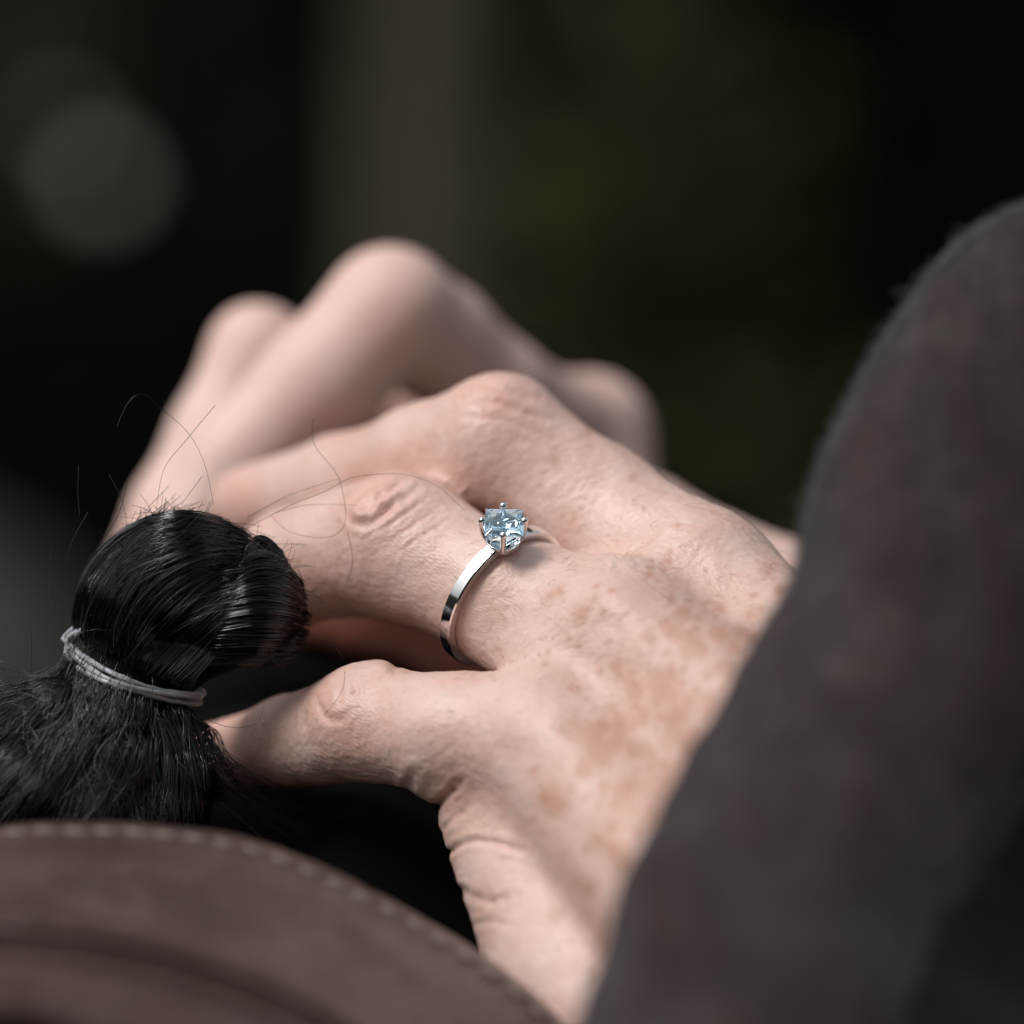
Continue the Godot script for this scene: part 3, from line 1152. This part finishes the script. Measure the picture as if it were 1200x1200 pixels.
func solid_stone(n: Vector3, e1: Vector3, e2: Vector3, girdle: float) -> ArrayMesh:
	# princess cut: table, crown, girdle, pavilion with stepped facets; flat shaded
	var rings := []
	var put_ring := func(size: float, h: float, cut: float) -> void:
		var c := []
		for q in [[1, 1], [-1, 1], [-1, -1], [1, -1]]:
			var s: float = q[0]
			var u: float = q[1]
			# two points per corner, so that side and corner facets differ
			var p1 := (e1 * s * size + e2 * u * (size - cut))
			var p2 := (e1 * s * (size - cut) + e2 * u * size)
			if s * u > 0:
				c.append(p1 + n * h)
				c.append(p2 + n * h)
			else:
				c.append(p2 + n * h)
				c.append(p1 + n * h)
		for k in 4 * 2:
			c[k] += e1 * 1.4
		rings.append(c)
	put_ring.call(15.2, girdle + 5.2, 1.2)
	put_ring.call(22.4, girdle + 0.8, 0.5)
	put_ring.call(22.4, girdle - 0.6, 0.5)
	put_ring.call(15.0, girdle - 8.5, 5.5)
	put_ring.call(7.5, girdle - 15.5, 3.6)
	put_ring.call(0.4, girdle - 20.5, 0.2)
	var v := PackedVector3Array()
	var nn := PackedVector3Array()
	var mid := n * (girdle - 5.0)
	var tri := func(a: Vector3, b: Vector3, c: Vector3) -> void:
		var f := (c - a).cross(b - a).normalized()
		if f.dot((a + b + c) / 3.0 - mid) < 0.0:
			v.append_array([a * U, c * U, b * U])
			f = -f
		else:
			v.append_array([a * U, b * U, c * U])
		nn.append_array([f, f, f])
	for r in rings.size() - 1:
		for k in 8:
			var a: Vector3 = rings[r][k]
			var b: Vector3 = rings[r][(k + 1) % 8]
			var c: Vector3 = rings[r + 1][k]
			var d: Vector3 = rings[r + 1][(k + 1) % 8]
			tri.call(a, b, c)
			tri.call(b, d, c)
	for k in range(1, 7):
		tri.call(rings[0][0], rings[0][k], rings[0][k + 1])
		tri.call(rings[5][0], rings[5][k], rings[5][k + 1])
	var idx := PackedInt32Array(range(v.size()))
	return pack(v, idx, nn)


# ---------------------------------------------------------------- the hair tie
func make_hair_tie() -> void:
	var root := thing("hair_tie", "translucent grey elastic hair tie round the black ponytail", "hair tie", W(E(150, 795, 0)))
	var line := [[92, 738], [80, 748], [80, 760], [92, 774], [118, 790], [150, 803], [186, 813], [224, 818]]
	for s in 3:
		var front_pts := []
		for i in line.size():
			var p: Array = line[i]
			var o := (s - 1) * 5.6
			var x: float = p[0] + o * (-0.35 if i > 1 else 0.9)
			var y: float = p[1] + o * (0.95 if i > 1 else 0.3) + sin(i * 1.3 + s * 2.0) * 2.0
			front_pts.append(E(x, y, front(x, y) + 9.0 + (3.0 if s == 1 else 0.0) + sin(i * 0.9 + s) * 2.0))
		# round the back and closed
		var f0: Vector3 = front_pts[0]
		var f1: Vector3 = front_pts[front_pts.size() - 1]
		front_pts.append(f1 + Vector3(8, 2, -40))
		front_pts.append(f1.lerp(f0, 0.3) + Vector3(0, -6, -100))
		front_pts.append(f1.lerp(f0, 0.7) + Vector3(0, -4, -100))
		front_pts.append(f0 + Vector3(4, -4, -40))
		front_pts.append(f0)
		var pts := PackedVector3Array()
		for j in 81:
			pts.append(along(front_pts, j / 80.0))
		var v := PackedVector3Array()
		var idx := PackedInt32Array()
		tube(v, idx, pts, 3.6, 3.6, 8)
		var nn := normals_of(v, idx)
		for i in v.size():
			v[i] += nn[i] * (0.7 * fine.get_noise_3dv(v[i] * 0.12) + 0.5 * sin(v[i].x * 0.5 + v[i].y * 0.8))
		put("elastic_strand", pack(to_part(v, root), idx), M.hair_elastic, root)


# ---------------------------------------------------------------- the dark wood behind
func make_forest() -> void:
	# ground: level near the people, a wooded bank beyond
	var v := PackedVector3Array()
	var idx := PackedInt32Array()
	var n := 60
	for j in n + 1:
		for i in n + 1:
			var x := lerpf(-60, 60, float(i) / n)
			var z := lerpf(60, -80, float(j) / n)
			var up := smoothstep(-7.0, -22.0, z) * 13.0
			v.append(Vector3(x, up + 0.25 * noise.get_noise_2d(x * 0.2, z * 0.2), z))
	for j in n:
		for i in n:
			var a := j * (n + 1) + i
			idx.append_array([a, a + n + 1, a + 1, a + 1, a + n + 1, a + n + 2])
	if normals_of(v, idx)[10].y < 0:
		idx.reverse()
	var g := put("ground", pack(v, idx), M.forest_floor)
	tag(g, "dark forest floor rising to a wooded bank", "ground", "", "structure")
	var spots := [
		[Vector3(-0.12, 0, -3.6), 0.085, 7.0, "slim grey barked tree, a pale upright blur behind the raised knuckles"],
		[Vector3(-1.35, 0, -5.2), 0.16, 8.0, "dark tree trunk standing in the wood beyond the left edge"],
		[Vector3(1.25, 0, -5.0), 0.15, 8.0, "dark tree trunk in the wood behind the sleeve"],
		[Vector3(0.26, 0, -7.5), 0.2, 9.0, "dark tree deeper in the wood, right of the slim grey tree"],
		[Vector3(-0.9, 0, -8.5), 0.2, 9.0, "dark tree deeper in the wood, left of the slim grey tree"],
	]
	spots += [  # unseen trees added behind the camera to cut the front fill
		[Vector3(1.9, 0, 2.2), 0.17, 8.0, "unseen tree added to block front light, right of the photographer"],
		[Vector3(0.3, 0, 3.6), 0.18, 8.5, "unseen tree added to block front light, straight behind the photographer"],
		[Vector3(-1.5, 0, 4.2), 0.16, 8.0, "unseen tree added to block front light, left of the photographer"],
	]
	for s in spots:
		tree(s[0], s[1], s[2], s[3])
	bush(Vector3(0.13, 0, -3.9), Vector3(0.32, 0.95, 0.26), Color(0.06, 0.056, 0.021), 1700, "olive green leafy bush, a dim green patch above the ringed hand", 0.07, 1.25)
	bush(Vector3(-0.75, 0, -6.2), Vector3(0.9, 1.4, 0.7), Color(0.011, 0.014, 0.006), 2600, "dark leafy bush behind the added glint shape", 0.09, 0.9)
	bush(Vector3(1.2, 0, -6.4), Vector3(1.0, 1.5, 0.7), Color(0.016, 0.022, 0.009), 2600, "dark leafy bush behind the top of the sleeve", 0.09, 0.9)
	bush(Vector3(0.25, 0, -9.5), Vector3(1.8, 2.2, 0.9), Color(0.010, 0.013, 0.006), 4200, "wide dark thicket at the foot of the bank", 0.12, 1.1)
	bush(Vector3(0.7, 0, 2.6), Vector3(1.3, 1.3, 0.6), Color(0.02, 0.028, 0.011), 2600, "dark leafy bush, unseen, added to block front light behind the photographer", 0.09, 0.9)  # unseen bush added behind the camera, also cuts the front fill
	boulder()
	glint_blossom(Vector3(-0.374, 1.4 + 0.302, -3.4), 0.019, "small pale flower shape added for a far glint, a round blur at the upper left")
	glint_blossom(Vector3(-0.40, 1.4 + 0.345, -3.3), 0.010, "smaller pale flower shape added for a glint, just above the round blur at the upper left")


func boulder() -> void:
	var at := Vector3(-0.56, 0, -2.9)
	var root := thing("boulder", "tall grey boulder at the left edge, a dim grey blur behind the ponytail", "boulder", at)
	var l := lathe([[0.55, -0.2], [0.56, 0.3], [0.5, 0.7], [0.42, 1.05], [0.3, 1.22], [0.16, 1.32], [0.01, 1.36]], 40)
	var v: PackedVector3Array = l[0]
	for i in v.size():
		var p := v[i]
		v[i] = p * (1.0 + 0.16 * noise.get_noise_3dv(p * 2.2))
	put("stone", pack(v, orient(v, l[1], Vector3(0, 0.5, 0))), M.stone, root)


func leaves(many: int, size: Vector3, tone: Color, leaf: float, hollow: float) -> MultiMeshInstance3D:
	var m := ArrayMesh.new()
	var q := PackedVector3Array([Vector3(0, 0, 0), Vector3(0.28, 0.35, 0.05), Vector3(0.22, 0.75, 0.03), Vector3(0, 1, -0.05), Vector3(-0.22, 0.75, 0.03), Vector3(-0.28, 0.35, 0.05), Vector3(0, 0.5, -0.03)])
	m = pack(q, PackedInt32Array([6, 0, 1, 6, 1, 2, 6, 2, 3, 6, 3, 4, 6, 4, 5, 6, 5, 0]))
	var mm := MultiMesh.new()
	mm.transform_format = MultiMesh.TRANSFORM_3D
	mm.use_colors = true
	mm.mesh = m
	mm.instance_count = many
	for i in many:
		var d := Vector3(rng.randfn(), rng.randfn(), rng.randfn()).normalized()
		var r := lerpf(hollow, 1.0, rng.randf())
		var clump := 0.8 + 0.35 * noise.get_noise_3dv(d * 2.3 + size)
		var at := d * r * clump * size
		var s := leaf * rng.randf_range(0.7, 1.3)
		var bs := Basis.from_euler(Vector3(rng.randf_range(-1.2, 1.2), rng.randf_range(0, TAU), rng.randf_range(-3, 3))).scaled(Vector3(s, s, s))
		mm.set_instance_transform(i, Transform3D(bs, at))
		var k := rng.randf_range(0.6, 1.4)
		mm.set_instance_color(i, Color(tone.r * k, tone.g * k, tone.b * k))
	var o := MultiMeshInstance3D.new()
	o.multimesh = mm
	o.material_override = M.leaf
	return o


func bush(at: Vector3, size: Vector3, tone: Color, many: int, label: String, leaf: float, lift: float) -> void:
	var root := thing("bush", label, "bush", at, "bushes at the edge of the wood")
	var v := PackedVector3Array()
	var idx := PackedInt32Array()
	for i in 7:
		var g := TAU * i / 7.0
		tube(v, idx, PackedVector3Array([Vector3(0, -0.05, 0), Vector3(cos(g) * 0.1, size.y * 0.5, sin(g) * 0.1), Vector3(cos(g) * size.x * 0.5, size.y * 1.3 * lift, sin(g) * size.z * 0.5)]), 0.018, 0.005, 6)
	put("stems", pack(v, idx), M.bark, root)
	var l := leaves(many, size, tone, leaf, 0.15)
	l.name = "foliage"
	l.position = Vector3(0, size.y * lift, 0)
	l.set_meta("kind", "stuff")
	root.add_child(l)


func tree(at: Vector3, r: float, tall: float, label: String) -> void:
	var root := thing("tree", label, "tree", at, "trees of the wood behind")
	var v := PackedVector3Array()
	var idx := PackedInt32Array()
	var pts := PackedVector3Array()
	for i in 24:
		var y := -0.1 + tall * 0.85 * i / 23.0
		pts.append(Vector3(0.05 * sin(y * 0.9 + at.x * 3.0), y, 0.05 * cos(y * 0.7)))
	tube(v, idx, pts, r, r * 0.35, 20)
	var n := normals_of(v, idx)
	for i in v.size():
		v[i] += n[i] * r * 0.16 * noise.get_noise_3dv(v[i] * Vector3(9, 2, 9))
	for i in 6:
		var g := i * 2.4 + at.x
		var y := tall * (0.42 + 0.07 * i)
		tube(v, idx, PackedVector3Array([Vector3(0, y, 0), Vector3(cos(g) * 0.6, y + 0.5, sin(g) * 0.6), Vector3(cos(g) * 1.5, y + 0.8, sin(g) * 1.5)]), r * 0.4, r * 0.1, 8)
	put("trunk", pack(v, idx), M.bark, root)
	var wide := clampf(r * 16.0, 1.5, 2.6)
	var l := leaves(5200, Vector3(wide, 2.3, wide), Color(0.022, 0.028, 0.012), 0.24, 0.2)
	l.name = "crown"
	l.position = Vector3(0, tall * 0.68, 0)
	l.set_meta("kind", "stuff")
	root.add_child(l)


func glint_blossom(at: Vector3, r: float, label: String) -> void:  # pale flower shape and twig, added in place of a far glint
	var root := thing("glint_blossom", label, "flower", at, "")
	var p := lathe([[0.01, 0.0], [0.35, 0.1], [0.5, 0.35], [0.34, 0.8], [0.02, 1.0]], 12)
	var v := PackedVector3Array()
	for q in p[0]:
		v.append(Vector3(q.x, q.y, q.z * 0.25) * r)
	var m := pack(v, p[1])
	for i in 6:
		var o := put("glint_petal", m, M.glint_petal, root)
		o.rotation = Vector3(0.35, 0, TAU * i / 6.0)
	var tv := PackedVector3Array()
	var ti := PackedInt32Array()
	tube(tv, ti, PackedVector3Array([Vector3.ZERO, Vector3(-0.05, -0.3, -0.6), Vector3(-0.1, -0.6, -1.4)]), 0.0015, 0.003, 5)
	put("twig", pack(tv, ti), M.bark, root)
